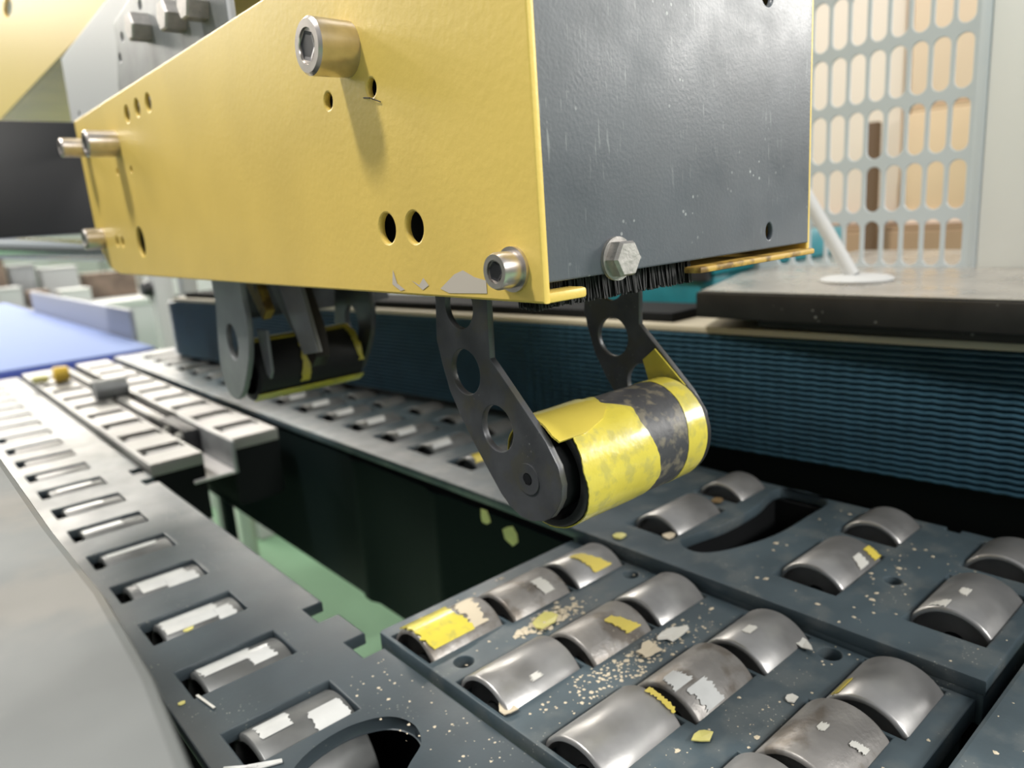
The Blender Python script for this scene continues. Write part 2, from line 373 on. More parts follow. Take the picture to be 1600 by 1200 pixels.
on_roller((2, 1), -8, 4, [(-8, .3), (4, .28)], [(-8, .45), (4, .48)], WHITE, .004, 'white film fleck on the roller')
on_roller((2, 0), -44, -34, [(-44, .05), (-34, .05)], [(-44, .4), (-34, .4)], TAPE2, .004, 'thin yellow tape strip behind the roller')

# ------------------------------------------------------------------ right roller table
tab = thing('roller_table', (1.9, 2.5, 0), 'broad slate-blue roller table plate right of the gap with a long curved dark slot', 'roller table')
ty = [.545, .882, 1.395, 1.73, 2.05]+[2.386+.304*i for i in range(16)]
th_ = []
for i, y in enumerate(ty):
    th_.append(rect(1.695, y-.088, 1.985, y+.085)); th_.append(rect(2.055 if y < 3.6 else 2.02, y-.085, 2.245 if y < 3.6 else 2.2, y+.085))
slot = spline_pts([(1.672, 1.225), (1.70, 1.272), (1.76, 1.272), (1.90, 1.245), (2.08, 1.245), (2.26, 1.265), (2.262, 1.10), (2.10, 1.085), (1.92, 1.09), (1.77, 1.13), (1.69, 1.175)], 4)
th_.append(slot); th_ += [ring(1.862, .722, .021)]
tout = [(1.563, .415), (2.285, .415), (2.285, .70), (2.262, .70), (2.262, .74), (2.285, .74), (2.285, 5.2), (2.25, 7.3), (1.53, 7.3), (1.53, 3.25), (1.505, 3.25), (1.505, 3.18), (1.53, 3.18), (1.53, 3.08), (1.505, 3.08), (1.505, 3.0), (1.55, 3.0), (1.56, 1.9)]
tout = [(1.563, .415), (2.285, .415), (2.285, .70), (2.262, .70), (2.262, .74), (2.285, .74), (2.285, 2.76), (2.62, 2.76), (2.62, 7.3), (1.53, 7.3), (1.535, 3.6), (1.55, 2.5), (1.558, 1.6)]
plate('table_plate', tout, th_, 'Z', -.036, 0, SLATE, tab, .005)
box('edge_rim', (1.566, .43, -.11), (1.585, 1.6, -.032), SLATE, tab, .004); box('edge_rim', (1.566, .418, -.11), (2.28, .432, -.032), SLATE, tab, .004)
box('shade_tray', (1.60, .44, -.36), (2.27, 7.2, -.31), DARK, tab, 0)  # added pan and dark skirts keep the table slots dark
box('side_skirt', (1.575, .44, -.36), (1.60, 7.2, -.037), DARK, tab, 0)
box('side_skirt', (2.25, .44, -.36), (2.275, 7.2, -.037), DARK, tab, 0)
box('slot_shade_liner', (1.66, 1.278, -.31), (2.25, 1.286, -.037), DARK, tab, 0); box('slot_shade_liner', (1.66, 1.06, -.31), (2.25, 1.068, -.037), DARK, tab, 0)  # dark sheets added so the curved slot reads as black shade
f1 = f2 = None; trol = {}
for i, y in enumerate(ty):
    z = .040-RR
    if f1 is None:
        f1 = make_roller(1.735, 1.965, y-.003, z, RR, ROLLM, tab); f2 = make_roller(2.09, 2.24, y-.003, z, RR, ROLLM, tab); trol[i] = f1
    else:
        zz = z-(.018 if i > 4 else 0)
        trol[i] = dup_roller(f1, tab, (1.85, y-.003, zz), ROLLG if i > 4 else None); dup_roller(f2, tab, (2.165 if y < 3.6 else 2.115, y-.003, zz), ROLLG if i > 4 else None)
def on_table(i, a0, a1, xa, xb, mt, lab):
    wrap('tape_residue', (ty[i]-.003, (.040-RR)-(.018 if i > 4 else 0)), RR, a0, a1, [(a0, xa[0]), (a1, xa[1])], [(a0, xb[0]), (a1, xb[1])], mt, trol[i], .002, 14, 4, .004, label=lab)
on_table(0, -30, -8, (1.745, 1.74), (1.76, 1.78), WHITE, 'white film streak on the roller'); on_table(0, -10, 2, (1.83, 1.82), (1.86, 1.855), WHITE, 'white film fleck on the roller')
on_table(1, 28, 48, (1.86, 1.85), (1.90, 1.90), WHITE, 'white film fleck on the roller'); on_table(1, 28, 50, (1.93, 1.93), (1.96, 1.965), TAPE2, 'yellow tape fleck on the roller')
for i in range(5, 12):
    x0 = 1.745+random.uniform(0, .03)
    on_table(i, -12, 30, (x0+.03, x0), (x0+.13, x0+.10), TAPE2 if i == 5 else CLEAR, 'yellow tape scrap on the roller' if i == 5 else 'pale tape film on the roller')

# near plate beyond the cross gap
np_ = thing('table_plate', (1.5, .1, 0), 'plain slate-blue table plate in the near right corner, beyond the cross gap', 'table plate')
plate('plate_top', [(.9, -.45), (2.4, -.45), (2.4, .385), (.9, .385)], [], 'Z', -.11, 0, SLATE, np_, .010)
box('under_frame', (.93, -.42, -.36), (2.37, .36, -.115), DARK, np_, 0); box('gap_shade_strip', (.93, .30, -.46), (2.37, .47, -.40), DARK, np_, 0)  # the strip is a dark fill added for a black cross gap

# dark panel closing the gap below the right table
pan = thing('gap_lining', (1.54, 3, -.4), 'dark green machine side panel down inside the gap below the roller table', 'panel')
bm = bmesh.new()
prof = [(1.60, .0), (2.28, .0), (2.33, .018), (2.38, .018), (2.43, 0), (2.93, 0), (2.98, .018), (3.03, .018), (3.08, 0), (5.6, 0)]  # both shallow ribs are added to catch light as vertical streaks
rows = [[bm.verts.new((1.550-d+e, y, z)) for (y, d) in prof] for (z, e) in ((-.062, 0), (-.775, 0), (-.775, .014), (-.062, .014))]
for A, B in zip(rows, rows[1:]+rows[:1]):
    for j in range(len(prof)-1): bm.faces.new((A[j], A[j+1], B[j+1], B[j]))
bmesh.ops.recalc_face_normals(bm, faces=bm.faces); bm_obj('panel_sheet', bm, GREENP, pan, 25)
box('panel_dark_fill', (.84, 5.3, -.50), (1.53, 5.33, -.40), GREENP, pan, 0); box('panel_dark_fill', (.25, 5.3, -1.7), (1.53, 5.33, -.50), GREENP, pan, 0)  # dark sheets added to blacken the far end of the gap
for (x, y) in ((1.62, .6), (2.2, .6), (1.62, 7.0), (2.2, 7.0)): box('leg', (x-.05, y-.05, -4.4), (x+.05, y+.05, -.36), GREENP, tab, .01)
for (x, y) in ((.54, .7), (.54, 7.1)): box('leg', (x-.05, y-.05, -4.4), (x+.05, y+.05, RZ-.38), GREENP, rail, .01)
for (x, y) in ((1.2, .55),): box('leg', (x-.06, y-.05, -4.4), (x+.06, y+.05, MZ-.33), GREENP, bed, .01)
for (x, y) in ((1.5, -.3),): box('leg', (x-.06, y-.05, -4.4), (x+.06, y+.05, -.36), GREENP, np_, .01)

# ------------------------------------------------------------------ far roller strips
def far_strip(x0, x1, y0, y1, z, label, sl, pitch, sx0, sx1):
    t = thing('roller_strip', ((x0+x1)/2, (y0+y1)/2, z), label, 'roller strip')
    yy = []; y = y0+.26
    while y < y1-.15: yy.append(y); y += pitch
    plate('strip_plate', rect(x0, y0, x1, y1), [rect(sx0, y-.07, sx1, y+.07) for y in yy], 'Z', z-.06, z, sl, t, .003)
    box('strip_shade_base', (x0+.01, y0+.012, z-.36), (x1-.01, y1, z-.32), DARK, t, 0)  # near-black base added to darken the strip slots from below
    box('end_face', (x0, y0+.005, z-.34), (x1, y0+.03, z-.058), DARK, t, 0)
    box('side_face', (x0, y0+.03, z-.34), (x0+.02, y1, z-.058), DARK, t, 0)
    box('side_face', (x1-.02, y0+.03, z-.34), (x1, y1, z-.058), DARK, t, 0)
    f = None
    for y in yy:
        if f is None: f = make_roller(sx0+.03, sx1-.005, y-.012, z-.158, .15, ROLLG, t)
        else: dup_roller(f, t, ((sx0+sx1)/2+.0125, y-.012, z-.158))
    return t
far_strip(.825, 1.065, 3.62, 7.3, -.02, 'pale roller strip beyond the gap, touching the long slotted rail', STRIPM, .37, .85, 1.05)
far_strip(1.225, 1.475, 3.68, 7.3, -.01, 'pale roller strip beyond the gap, beside the broad roller table', STRIPM, .37, 1.25, 1.46)
ch = thing('guide_channel', (1.14, 5.4, -.1), 'narrow dark guide channel between the two pale roller strips beyond the gap', 'channel')
box('channel_floor', (1.08, 4.2, -.24), (1.21, 7.3, -.2), DARK, ch, 0)
box('guide_bar', (1.115, 4.35, -.2), (1.17, 7.2, -.02), STRIPM, ch, .006)
br = thing('angle_bracket', (1.1, 3.9, -.15), 'bent metal angle bracket hanging at the far end of the gap', 'bracket')
plate('base_sheet', [(1.0, 3.6), (1.2, 3.6), (1.2, 4.2), (1.09, 4.2)], [], 'Z', -.165, -.15, WARMPL, br, .003, label='bright horizontal sheet')
box('wall_sheet', (1.2, 3.6, -.165), (1.218, 4.45, .0), GREYPL, br, .003)
box('dark_block', (1.12, 4.06, -.15), (1.198, 4.5, -.01), BEAM, br, .01, label='dark blue-black block')
for y in (4.12, 4.33): lathe('screw', [(-.02, 0), (-.02, .022), (-.006, .026), (.01, .026), (.01, 0)], (1.11, y, -.05), 'X', WHITE, br, 16, False, label='white round screw head')
cr = tube('round_bar', (1.0, 5.5, .04), (1.2, 5.5, .04), .07, GREYPL, None, 28); meta(cr, 'short blue-grey round bar lying across the channel between the pale strips', 'bar')
cp = lathe('plastic_cap', [(-.05, 0), (-.05, .05), (-.035, .062), (.05, .055), (.05, 0)], (.985, 6.5, .045), 'X', mat('yellow_plastic', (.72, .48, .06), .45), None, 24, False); meta(cp, 'small round yellow plastic cap by the blue conveyor edge', 'cap')
cp2 = lathe('tape_core', [(-.05, 0), (-.05, .028), (.05, .028), (.05, 0)], (.86, 6.62, .012), 'X', mat('pale_yellow_plastic', (.62, .60, .26), .5), None, 16, False); meta(cp2, 'tiny pale yellow plug left of the round yellow cap', 'plug')

# ------------------------------------------------------------------ right side belt drive
drv = thing('belt_drive', (2.6, 3, 0), 'side belt drive along the roller table with ribbed teal rubber belt facing the gap', 'belt drive')
bx = lambda y: 2.522-.1155*(y-.64)
bm = bmesh.new(); NR = 22; z0, z1 = .04, .495
zs = []
for k in range(NR):
    zc = z0+(z1-z0)*(k+.5)/NR; hh = (z1-z0)/NR/2
    zs += [(zc-hh, .022, 0), (zc-hh*.6, .010, .4), (zc-hh*.25, .0, 1), (zc+hh*.3, .0, 1), (zc+hh*.7, .010, .4)]
zs.append((z1, .022, 0))
ysb = [-.4+.0272*i for i in range(0, 130)]+[3.14+.12*i for i in range(0, 29)]
rows = []
for i, y in enumerate(ysb):
    rows.append([bm.verts.new((bx(y)+d+wob*(.0030*(1 if i % 2 else -1) if y < 2.6 else 0), y, z+wob*.0007*(1 if i % 2 else -1)*(1 if y < 2.6 else 0))) for (z, d, wob) in zs])
for k in range(1, 13):   # wrap round the end pulley
    a = math.pi*k/13; yc = ysb[-1]; R0 = .22
    rows.append([bm.verts.new((bx(yc)+R0-(R0-d)*math.cos(a), yc+(R0-d)*math.sin(a), z)) for (z, d, _) in zs])
for A, B in zip(rows, rows[1:]):
    for j in range(len(zs)-1): bm.faces.new((A[j], A[j+1], B[j+1], B[j]))
bm_obj('belt', bm, BELT, drv, 60, label='dark teal rubber belt with fine horizontal ribs')
def sheared(name, y0, y1, d0, d1, z0, z1, mt, bev=.004):
    return plate(name, [(bx(y0)+d0, y0), (bx(y0)+d1, y0), (bx(y1)+d1, y1), (bx(y1)+d0, y1)], [], 'Z', z0, z1, mt, drv, bev)
sheared('belt_back', -.4, 6.4, .03, .3, .03, .49, DARK)
sheared('top_strip', -.4, 6.42, .004, .42, .497, .522, CREAMP, .004)['label'] = 'cream edge strip along the belt top'
sheared('inner_strip', 1.85, 6.3, .06, .36, .522, .56, DARK, .004)
sheared('dark_gap_filler', -.4, 2.75, .02, .40, -.40, -.22, DARK); sheared('belt_shade_filler', -.4, 2.75, .12, .16, -.25, .04, DARK)  # near-black fillers added where the space below the belt lies in shadow
for y in (.2, 1.9): box('leg', (bx(y)+.1, y-.06, -4.4), (bx(y)+.22, y+.06, -.4), GREENP, drv, .01)
bar = thing('cover_bar', (2.8, .8, .56), 'thick dark steel cover bar with bright top lying over the ribbed side belt', 'cover')
lx = lambda y: 2.43+.02*(y-.6)
plate('bar_body', [(2.47, -.5), (4.2, -.5), (4.2, 1.9), (3.0, 1.9), (2.36, 1.675), (2.40, .9)], [], 'Z', .565, .662, [BARM], bar, .008)
plate('bar_step', [(2.49, -.5), (3.2, -.5), (3.2, 1.45), (2.42, 1.45)], [], 'Z', .535, .567, BARM, bar, .004)
plate('top_sheet', [(2.475, -.49), (4.19, -.49), (4.19, 1.89), (3.0, 1.88), (2.37, 1.66), (2.405, .9)], [], 'Z', .663, .667, mat('brushed_top_sheet', (.42, .40, .37), .30, metal=.6, var=.15, vscale=30, rvar=.1), bar, .001, label='brushed bright top sheet')
for (x, y) in ((3.9, -.3), (3.9, 1.7)): box('leg', (x-.06, y-.06, -4.4), (x+.06, y+.06, .57), GREENP, bar, .01)
sp_ = thing('support_post', (2.78, 1.26, .667), 'thin grey slanted rod on a round base standing on the dark cover bar', 'post')
lathe('round_base', [(0, 0), (0, .125), (.008, .128), (.016, .11), (.022, .03), (.022, 0)], (2.78, 1.26, .668), 'Z', PALE, sp_, 40, False)
tube('rod', (2.78, 1.275, .685), (2.78, 1.60, 1.205), .026, PALE, sp_, 20)

# ------------------------------------------------------------------ left belt housing (near, out of focus)
lc = thing('belt_housing', (-.2, 1.2, .55), 'out-of-focus grey belt housing with rounded edge close to the lens at lower left', 'housing')
o = [(-.9, .30), (.02, .30), (.085, .40), (.117, .55), (.134, .72), (.142, .95), (.136, 1.25), (.137, 4.6), (-.9, 4.6)]
plate('top_cover', o, [], 'Z', .555, .595, LCOVER, lc, .012)
box('edge_strip', (.10, 1.25, .51), (.137, 4.4, .55), PALE, lc, .006, label='thin pale strip under the cover edge')
box('belt_core', (-.6, .5, .06), (.05, 4.5, .5), BEAM, lc, .02)
bm = bmesh.new()
zs2 = []
for k in range(NR):
    zc = .06+.44*(k+.5)/NR; hh = .44/NR/2; zs2 += [(zc-hh, .014), (zc-hh*.4, 0), (zc+hh*.4, 0)]
zs2.append((.5, .014))
rows = [[bm.verts.new((.09-d, y, z)) for (z, d) in zs2] for y in (.55, 2, 3.2, 4.45)]
for A, B in zip(rows, rows[1:]):
    for j in range(len(zs2)-1): bm.faces.new((A[j], A[j+1], B[j+1], B[j]))
bm_obj('belt', bm, BELT, lc, 30)
box('dark_gap_filler', (-.6, .3, -.34), (.30, 4.5, -.26), DARK, lc, 0)  # dark filler added against the bright floor showing beside the rail
box('leg', (-.5, 1.0, -4.4), (-.38, 1.12, .06), GREENP, lc, .01); box('leg', (-.5, 4.0, -4.4), (-.38, 4.12, .06), GREENP, lc, .01)

# ------------------------------------------------------------------ taping head
head = thing('carton_taper', (1.17, 2.2, .86), 'yellow taping head with charcoal front cover hanging over the gap on two swing arms', 'taping head')
XP = .76
ho = [ring(1.231, .989, .028), ring(1.140, .988, .028), ring(1.40, 1.242, .016, 20), ring(1.235, 1.240, .016, 20), ring(2.873, .994, .045, 24, .052), ring(3.19, 1.0, .02, 14), ring(3.115, .998, .02, 14),
      ring(2.77, 1.409, .027, 20), ring(2.648, 1.411, .027, 20), ring(2.529, 1.409, .027, 20), ring(3.01, 1.245, .012, 10), ring(2.835, 1.237, .012, 10)]
plate('side_plate', [(.81, .864), (1.9, .868), (3.24, .876), (3.38, .90), (3.46, .97), (3.50, 1.06), (3.515, 1.485), (1.63, 1.485), (1.0, 1.485), (.81, 1.485)], ho, 'X', XP, XP+.014, YEL, head, .004)
plate('side_plate', [(.826, .87), (3.4, .876), (3.5, 1.0), (3.5, 1.8), (.826, 1.8)], [], 'X', 1.575, 1.588, YEL, head, .004)
box('bottom_flange', (XP+.006, .812, .863), (.856, .868, .880), YEL, head, .005, label='short folded yellow lip at the lower front corner')
box('bottom_flange', (1.16, .812, .868), (1.585, 3.3, .880), YELIN, head, .004, label='worn yellow flange folded under the far side')
plate('front_cover', rect(.776, .893, 1.573, 1.9), [ring(1.412, .928, .012, 16, .017), ring(1.40, 1.372, .02)], 'Y', .822, .834, COVER, head, .003)
box('inner_shade_fill', (.80, .9, .93), (1.55, 3.3, 1.44), DARK, head, .01)  # unseen dark fill added so the plate holes look black
box('brush_holder', (.785, .85, .89), (1.19, .90, .93), BRISTLE, head, .003)
bm = bmesh.new()
for i in range(2600):
    x = random.uniform(.778, 1.180); y = .850+random.uniform(0, .045); L_ = .048+random.uniform(-.004, .004); q = random.uniform(-.005, .005)+.004; a = .0014
    t = [bm.verts.new((x+s*a, y+u*a, .90)) for s, u in ((-1, -1), (1, -1), (0, 1))]; w_ = random.uniform(-.004, .004)
    e = [bm.verts.new((v.co.x+q, v.co.y+w_, .90-L_)) for v in t]
    for k in range(3): bm.faces.new((t[k], t[(k+1) % 3], e[(k+1) % 3], e[k]))
    bm.faces.new(e)
bm_obj('brush_bristles', bm, BRISTLE, head, None, kind='stuff')
box('brush_core', (.785, .86, .857), (1.165, .885, .9), BRISTLE, head, .002)
def socket_screw(y, z, r, L, x=XP, washer=False):
    o = lathe('socket_screw', [(.0, 0), (0, r*.98), (-L+.006, r), (-L, r*.90), (-L, r*.62), (-L+.004, r*.60), (-L+.004, 0)], (x, y, z), 'X', ZINC, head, 40, False, 30)
    bm = bmesh.new()     # hexagon socket: dark recess walls seen inside a bright rim
    h6 = [(r*.56*math.cos(math.pi/3*i+.3), r*.56*math.sin(math.pi/3*i+.3)) for i in range(6)]
    A = [bm.verts.new((x-L+.0025, y+a, z+b)) for a, b in h6]; B = [bm.verts.new((x-L+.0035, y+a*.75, z+b*.75)) for a, b in h6]
    for i in range(6): bm.faces.new((A[i], A[(i+1) % 6], B[(i+1) % 6], B[i]))
    bm.faces.new(B); bm_obj('hex_socket', bm, SOCK, o, None)
    if washer: lathe('washer', [(0, 0), (0, r*1.22), (-.006, r*1.22), (-.006, 0)], (x, y, z), 'X', ZINC, head, 36, False, 30)
    return o
socket_screw(1.305, 1.318, .050, .082); socket_screw(.875, .916, .029, .04, washer=True)
socket_screw(2.96, 1.335, .045, .10); socket_screw(3.40, 1.37, .036, .09); socket_screw(3.40, 1.018, .042, .07)
def hex_bolt(name, c, r, L, axis, mt, par=head):
    o = lathe(name, [(0, 0), (0, r), (-L+.006, r), (-L, r*.88), (-L, 0)], c, axis, mt, par, 6, False, 20); return o
hb = hex_bolt('hex_bolt', (.937, .822, .916), .032, .03, 'Y', BOLTM)
lathe('washer', [(0, 0), (0, .036), (-.006, .036), (-.006, 0)], (.937, .822, .916), 'Y', BOLTM, head, 30, False)
# chipped paint at the lower edge
bm = bmesh.new()
for pts in ([(1.075, .880), (1.03, .906), (1.005, .913), (.975, .902), (.945, .897), (.945, .876), (1.05, .873)], [(1.165, .893), (1.14, .885), (1.125, .898), (1.11, .885), (1.13, .876)], [(1.225, .912), (1.215, .886), (1.19, .875), (1.205, .872), (1.232, .884)]):
    bm.faces.new([bm.verts.new((XP-.0008, a, b)) for a, b in pts])
bmesh.ops.triangulate(bm, faces=bm.faces); bm_obj('chipped_paint', bm, CHIP, head, None, label='patches of flaked-off paint at the lower edge')
tube('hair', (XP-.002, 1.262, 1.2265), (XP-.004, 1.235, 1.222), .0012, BLACKM, head, 6); tube('hair', (XP-.004, 1.235, 1.222), (XP-.002, 1.205, 1.211), .0010, BLACKM, head, 6)
# mounting plates above
plate('mounting_plate', [(3.0, 1.45), (4.46, 1.45), (4.41, 1.905), (3.4, 1.95), (3.0, 1.96)], [ring(4.25, 1.62, .016, 12)], 'X', .95, .975, PALE, head, .004, label='pale grey painted mounting plate')
plate('bolt_plate', [(2.05, 1.42), (3.14, 1.42), (3.15, 1.56), (3.07, 1.70), (3.07, 1.76), (2.75, 1.80), (2.6, 1.95), (2.05, 1.95)], [ring(2.99, 1.70, .016, 12), ring(3.06, 1.645, .016, 12), ring(2.74, 1.745, .016, 12)], 'X', .85, .875, GREYPL, head, .004, label='bare grey machined plate')
for (y, z) in ((2.70, 1.665), (2.38, 1.625), (2.20, 1.615)): hex_bolt('hex_bolt', (.85, y, z), .045, .06, 'X', BOLTM)
box('plate_spacer', (.875, 2.2, 1.3), (.95, 3.3, 1.44), GREYPL, head, .01)
# front swing arms
arm = [(1.225, .90), (1.225, .841), (1.233, .762), (1.222, .717), (1.203, .659), (1.169, .603), (1.130, .551), (1.092, .505), (1.062, .470), (1.036, .449), (1.006, .437), (.978, .436), (.947, .444), (.922, .458), (.905, .478), (.893, .50), (.889, .528), (.897, .561), (.926, .603), (.964, .641), (1.012, .688), (1.065, .739), (1.059, .90)]
ah = [ring(1.145, .704, .046), ring(1.059, .603, .046), ring(1.149, .833, .044)]
RY, RZc, RAD = .979, .52, .108
la = plate('swing_arm', arm, ah, 'X', .85, .864, [ARM, CUT], head, .0015, edge_mat=True)
lathe('arm_screw', [(0, 0), (0, .030), (-.002, .030), (-.002, .012), (.001, .011), (.001, 0)], (.85, RY, RZc), 'X', ARM, la, 32, False)
lathe('hex_socket', [(-.0026, .0), (-.0026, .012)], (.85, RY, RZc), 'X', SOCK, la, 6, False, None)
ra = plate('swing_arm', arm, ah, 'X', 1.284, 1.298, [ARM, CUT], head, .0015, edge_mat=True)
plate('tape_flap', [(1.02, .688), (1.055, .66), (1.035, .60), (.95, .60), (.94, .615)], [], 'X', 1.280, 1.284, TAPE, ra, .001, label='yellow tape stuck on the arm')
rl = lathe('tape_roller', roller_mesh(.385, RAD, .86), (.893+.385/2, RY, RZc), 'X', BLACKM, head, 64, True, 40)
lathe('roller_core', [(-.03, .0), (-.03, .075), (.02, .075), (.02, 0)], (.90, RY, RZc), 'X', DARK, rl, 32, False)
tube('axle', (.858, RY, RZc), (1.29, RY, RZc), .03, DARK, rl, 16)
c = (RY, RZc)
wrap('tape_wrap', c, RAD, -100, 260, [(-100, .896), (-60, .894), (41, .900), (44, .896), (77, .888), (98, .896), (125, .904), (260, .897)], [(-100, 1.10), (-10, 1.055), (12, 1.03), (31, 1.08), (50, 1.072), (80, 1.09), (109, 1.105), (122, 1.10), (180, 1.08), (260, 1.10)], TAPE, rl, .004, 110, 14, .0012, label='yellow tape wrapped over the near half of the roller')
wrap('tape_wrap', c, RAD, -22, 43, [(-22, .876), (-11, .872), (20, .862), (34, .856), (43, .860)], [(-22, 1.02), (0, 1.01), (20, 1.03), (34, .99), (43, .93)], TAPE2, rl, .0075, 40, 10, .001, label='loose yellow tape layer with torn end over the top')
wrap('dark_band', c, RAD, -180, 180, [(-180, 1.02), (180, 1.02)], [(-180, 1.212), (0, 1.222), (40, 1.212), (80, 1.200), (130, 1.195), (180, 1.21)], TAPEB, rl, .002, 90, 8, .0003, label='scuffed black band around the roller')
wrap('tape_wrap', c, RAD, -180, 180, [(-180, 1.20), (0, 1.218), (40, 1.208), (80, 1.193), (130, 1.19), (180, 1.20)], [(-180, 1.255), (0, 1.266), (60, 1.260), (90, 1.256), (130, 1.25), (180, 1.255)], TAPE, rl, .003, 90, 6, .0006, label='narrow yellow tape ring near the far end')
# rear swing arms, roller, levers
rarm = spline_pts([(2.47, .90), (2.485, .78), (2.515, .66), (2.53, .56), (2.50, .487), (2.44, .462), (2.375, .485), (2.32, .54), (2.262, .625), (2.235, .72), (2.245, .80), (2.26, .90)], 4)
plate('swing_arm', rarm, [ring(2.385, .66, .045, 24, .06)], 'X', .85, .868, [GREYPL, CUT], head, .002, edge_mat=True)
plate('swing_arm', rarm, [ring(2.385, .66, .045, 24, .06)], 'X', 1.284, 1.302, [ARM, ARM], head, .002)
r2 = lathe('tape_roller', roller_mesh(.38, .10, .8), (1.08, 2.40, .555), 'X', BLACKM, head, 48, True, 40)
tube('axle', (.86, 2.40, .555), (1.29, 2.40, .555), .03, DARK, r2, 12)
c2 = (2.40, .555)
wrap('tape_strip', c2, .10, 132, 158, [(132, .885), (158, .885)], [(132, 1.275), (158, 1.275)], TAPE, r2, .004, 10, 20, .002, label='yellow tape strip along the roller underside')
wrap('tape_strip', c2, .10, -5, 22, [(-5, .885), (22, .885)], [(-5, 1.262), (22, 1.262)], TAPE, r2, .004, 10, 20, .001, label='yellow tape strip along the roller top')
wrap('tape_strip', c2, .10, 40, 120, [(40, 1.05), (120, 1.03)], [(40, 1.07), (120, 1.065)], TAPE, r2, .003, 16, 3, .004)
wrap('tape_strip', c2, .10, 10, 100, [(10, 1.235), (100, 1.25)], [(10, 1.26), (100, 1.268)], TAPE, r2, .003, 16, 3, .005)
plate('lever_blade', [(2.31, .90), (2.14, .90), (2.05, .635), (2.155, .617)], [], 'X', .98, .996, [mat('ground_blade_steel', (.40, .40, .39), .4, metal=.4, var=.15, vscale=50)], head, .002, label='bright flat lever blade')
plate('lever_arm', [(2.44, .90), (2.22, .90), (2.12, .70), (2.11, .61), (2.15, .575), (2.24, .66), (2.36, .78)], [], 'X', 1.002, 1.05, [mat('dark_brown_lever', (.03, .022, .016), .5)], head, .004, label='dark lever behind the blade')  # brown tint here and on the next bar stands in for reflected yellow
plate('lever_arm', [(2.45, .88), (2.34, .88), (2.27, .755), (2.31, .725)], [], 'X', .93, .96, YELIN, head, .003, label='lever bar coloured brown-yellow for reflected yellow')
plate('cutter_tip', [(2.30, .70), (2.22, .70), (2.225, .57), (2.245, .545), (2.27, .56)], [], 'X', .90, .91, GREYPL, head, .002)
box('cross_bracket', (1.0, 2.60, .70), (1.58, 2.62, .90), ARM, head, .003, label='flat dark grey plate across the head underside')
# carrier above and behind
cb = thing('cross_beam', (.4, 4.3, 1.3), 'dark square cross beam behind the yellow head at the left edge', 'beam')
box('beam_body', (-2.5, 4.2, 1.055), (1.7, 4.75, 1.578), BEAM, cb, .012)
box('column', (-2.9, 4.15, -4.4), (-2.5, 4.8, 1.62), BEAM, cb, .012)
yh = thing('upper_housing', (1.2, 6, 1.8), 'second yellow housing above the dark cross beam in the upper left corner', 'housing')
plate('housing_side', [(2.9, 1.975), (7.5, 1.945), (7.5, 3.3), (2.9, 3.3)], [ring(5.75, 2.46, .16, 20, .05), ring(5.45, 2.62, .24, 20, .03)], 'X', 1.0, 1.02, YELD, yh, .004)
plate('housing_side', [(2.9, 1.95), (9, 1.95), (9, 3.3), (2.9, 3.3)], [], 'X', 2.5, 2.52, YELD, yh, .004)
box('housing_floor', (1.01, 2.95, 1.965), (2.5, 8.9, 1.985), YEL, yh, .003)
box('housing_core', (1.3, 5.2, 1.99), (2.3, 7.3, 3.0), YELIN, yh, .01)  # dark yellow paints the housing inside as if in shade
box('housing_foot', (1.25, 4.35, 1.585), (1.6, 4.7, 1.96), GREYPL, yh, .01)
ptube = tube('steel_tube', (.35, 6.2, 1.06), (1.55, 5.8, .92), .072, TUBE, None, 28); meta(ptube, 'polished round steel tube under the dark cross beam at the left', 'tube')

# ------------------------------------------------------------------ guard, boxes and bin behind on the right
GX = 3.3
gp = thing('guard_panel', (GX, 1.3, .67), 'pale grey guard panel with rows of rounded slots on the cover bar, right background', 'guard')
gh = []
pit = .1475*.62
gy0 = 1.096
rowsz = [(.671, .862), (.896, 1.087), (1.115, 1.316), (1.346, 1.548), (1.578, 1.78)]
for i in range(10):
    yc = 1.118+.0808*i
    for k, (a, b) in enumerate(rowsz): gh.append(rrect(yc-.032, a+.002, yc+.032, b-.002, .0315, 5))
plate('slotted_sheet', rect(1.062, .638, 2.1, 1.9), gh, 'X', GX, GX+.012, PALE2, gp, .002)
box('frame_post', (GX-.012, 1.030, .638), (GX+.05, 1.066, 1.9), PALE2, gp, .006)
box('side_panel', (GX-.002, .2, .64), (GX+.03, 1.03, 1.9), PALE3, gp, .004, label='plain cream-grey panel beside the slots')
tb = thing('storage_bin', (3.6, 2.6, .5), 'teal plastic bin behind the swing arm, right of the taping head', 'bin')
box('bin_body', (3.0, 2.03, .30), (4.2, 3.1, .66), TEAL, tb, .03)
box('bin_rim', (2.96, 2.0, .655), (4.24, 3.14, .80), TEAL, tb, .015)
box('latch', (2.93, 2.02, .63), (2.97, 2.12, .76), BEAM, tb, .01)
bs = thing('bin_stand', (3.6, 2.6, 0), 'low grey stand table carrying the teal bin', 'table')
box('stand_top', (2.85, 1.95, .22), (4.4, 3.3, .29), STAIN, bs, .01)
for (x, y) in ((2.98, 2.1), (4.25, 2.1), (2.98, 3.15), (4.25, 3.15)): box('leg', (x-.05, y-.05, -4.4), (x+.05, y+.05, .22), STAIN, bs, .01)
def carton(lo, hi, mt, label, tape=True):
    t = thing('cardboard_box', ((lo[0]+hi[0])/2, (lo[1]+hi[1])/2, lo[2]), label, 'box')
    box('box_body', lo, hi, mt, t, .03)
    ym = (lo[1]+hi[1])/2
    box('flap', (lo[0]+.02, lo[1]+.02, hi[2]), ((lo[0]+hi[0])/2-.02, hi[1]-.02, hi[2]+.03), mt, t, .01); box('flap', ((lo[0]+hi[0])/2+.02, lo[1]+.02, hi[2]), (hi[0]-.02, hi[1]-.02, hi[2]+.03), mt, t, .01)
    return t
